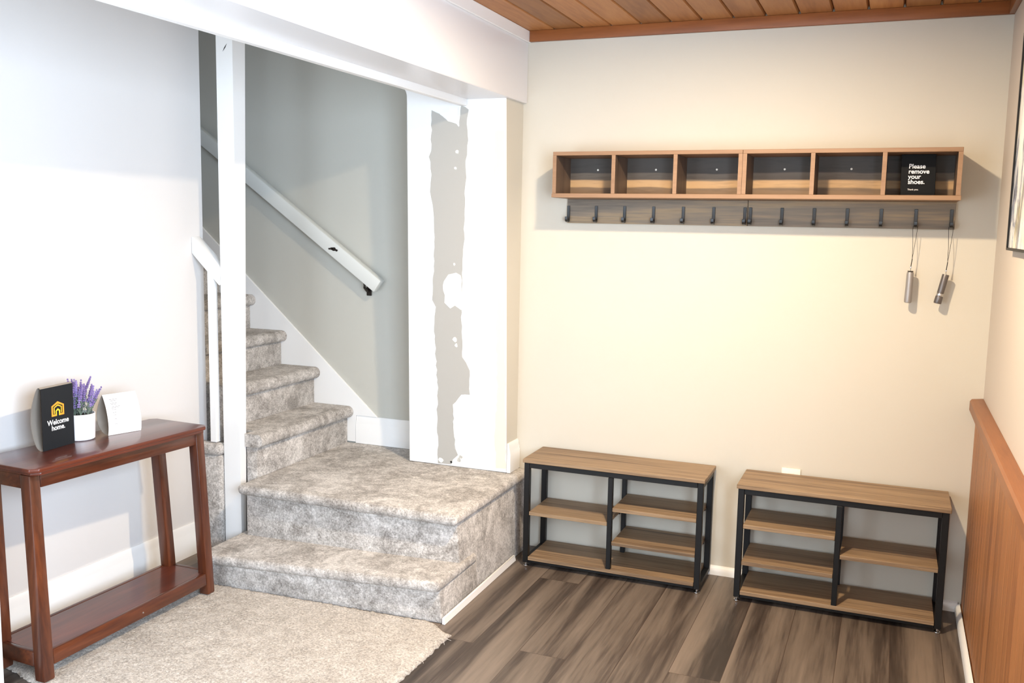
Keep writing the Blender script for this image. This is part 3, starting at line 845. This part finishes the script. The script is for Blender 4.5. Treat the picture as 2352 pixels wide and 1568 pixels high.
# ------------------------------------------------------------------ torches hanging from the last two hooks
def torch(lab, hx, zt, tilt, mat, kind):
    hy = -.035
    t = thing('flashlight', lab, 'flashlight', (hx, hy, zt), 'flashlights hanging from the hooks')
    ax = Matrix.Rotation(math.pi, 3, 'X')
    rot = Matrix.Rotation(tilt, 3, 'Y') @ ax
    top = Vector((hx - .006, hy - .008, zt))
    if kind == 'silver':
        prof = [(0, -.002), (.006, -.002), (.0115, 0), (.0128, .006), (.0130, .05), (.0135, .085), (.0140, .108), (.0130, .116), (.009, .118), (0, .118)]
        MB().lathe(prof, top, 28, rot).build('body', mat, t)
        MB().lathe([(0, -.0045), (.0105, -.0045), (.0108, -.0021), (0, -.0021)], top, 24, rot).build('tail_cap', M_brass, t)
    else:
        MB().lathe([(0, 0), (.0118, 0), (.0125, .002), (.0125, .070), (.0122, .073), (0, .073)], top, 28, rot).build('body', mat, t)
        MB().lathe([(0, .0732), (.0122, .0732), (.0130, .076), (.0130, .081), (.0122, .0835), (0, .0835)], top, 28, rot).build('ring', M_steel, t)
        MB().lathe([(0, .0837), (.0130, .0837), (.0138, .088), (.0140, .110), (.0130, .1125), (.011, .1125), (.0105, .110), (0, .110)], top, 28, rot).build('head', mat, t)
    lp = MB()
    zt2 = zt + (.006 if kind == 'silver' else .002)
    kn = Vector((top.x, top.y, zt2 + .012)); jn = Vector((top.x + .003, top.y, zt2 + .045))
    lp.tube([Vector((top.x, top.y, zt2 - .001)), kn], .0008, 6)
    lp.tube([kn, jn], .0017, 6)
    hz = 1.4992
    for s in (-1, 1):
        lp.tube([jn, jn + Vector((s * .003 + .002, .002, .05)), Vector((hx + s * .0078, hy, hz - .012)), Vector((hx + s * .0078, hy, hz + .002)), Vector((hx + s * .004, hy, hz + .0036)), Vector((hx, hy, hz + .0040))], .0009, 6)
    lp.build('wrist_strap', M_cord, t)
    MB().lathe([(0, -.004), (.0028, -.003), (.0032, 0), (.0028, .003), (0, .004)], kn, 10).build('strap_bead', M_steel, t)
    return t
torch('silver flashlight hanging by a strap from the second hook from the right', 1.5215 + .124 * 5, 1.327, .02, M_silver, 'silver')
torch('dark grey flashlight hanging by a strap from the last hook on the right', 1.5215 + .124 * 6, 1.322, .20, M_gun, 'dark')

# ------------------------------------------------------------------ picture and outlet
PF = thing('picture_frame', 'black framed grey and white feather picture on the right wall', 'picture', (XR, -.95, 1.76))
fy0, fy1, fz0, fz1 = -1.30, -.575, 1.428, 2.10
fm = MB(); fx0, fx1 = XR - .022, XR - .0005; fw = .008
fm.box(fx0, fx1, fy0, fy1, fz0, fz0 + fw, .001, 1).box(fx0, fx1, fy0, fy1, fz1 - fw, fz1, .001, 1)
fm.box(fx0, fx1, fy0, fy0 + fw, fz0 + fw, fz1 - fw, .001, 1).box(fx0, fx1, fy1 - fw, fy1, fz0 + fw, fz1 - fw, .001, 1)
fm.build('frame', M_black, PF)
MB().box(XR - .016, XR - .010, fy0 + fw, fy1 - fw, fz0 + fw, fz1 - fw).build('print', M_print, PF)

OU = thing('wall_outlet', 'ivory outlet cover on the back wall, just above a shoe bench', 'outlet', (1.735, -.003, .445))
MB().box(1.697, 1.773, -.009, -.0005, .386, .5015, .003, 2).build('cover_plate', M_plastic, OU)
for zc in (.470, .418):
    MB().box(1.722, 1.748, -.0105, -.0092, zc - .014, zc + .014, .001, 1).build('socket', M_plastic, OU)

# ------------------------------------------------------------------ light
def area(name, loc, rot, sx, sy, energy, col, shape='RECTANGLE', spread=180):
    l = D.lights.new(name, 'AREA'); l.shape = shape; l.size = sx
    if shape in ('RECTANGLE', 'ELLIPSE'): l.size_y = sy
    l.energy = energy; l.color = col; l.spread = math.radians(spread)
    o = D.objects.new(name, l); COL.objects.link(o); o.location = loc; o.rotation_euler = rot
    return o
area('ceiling_lamp', (1.53, -1.35, 2.30), (0, 0, 0), .10, .10, 62, (1.0, .80, .56), 'DISK', 176)
area('window_daylight', (XR + .16, (WY0 + WY1) / 2, (WZ0 + WZ1) / 2), (0, math.radians(90), 0), WZ1 - WZ0 - .1, WY1 - WY0 - .1, 335, (.66, .81, 1.0))
area('door_daylight', ((DX0 + DX1) / 2, YF - .16, DZ / 2), (math.radians(90), 0, 0), DX1 - DX0 - .12, DZ - .2, 56, (.74, .86, 1.0))
w = D.worlds.new('daylight'); SC.world = w; w.use_nodes = True
bg = w.node_tree.nodes['Background']
bg.inputs['Color'].default_value = (.82, .90, 1.0, 1); bg.inputs['Strength'].default_value = .35

# ------------------------------------------------------------------ camera
cam = D.cameras.new('camera'); co = D.objects.new('camera', cam); COL.objects.link(co)
co.location = (2.07374741, -3.96777676, 1.47933505)
co.rotation_euler = (1.44739224, -.01853244, .38457909)
cam.sensor_fit = 'HORIZONTAL'; cam.sensor_width = 36.0; cam.lens = 2163.863 / 2352 * 36
cam.clip_start = .05
SC.camera = co
vs = SC.view_settings
vs.view_transform = 'Standard'; vs.look = 'None'; vs.gamma = 1.0; vs.use_curve_mapping = False
vs.exposure = 0.0
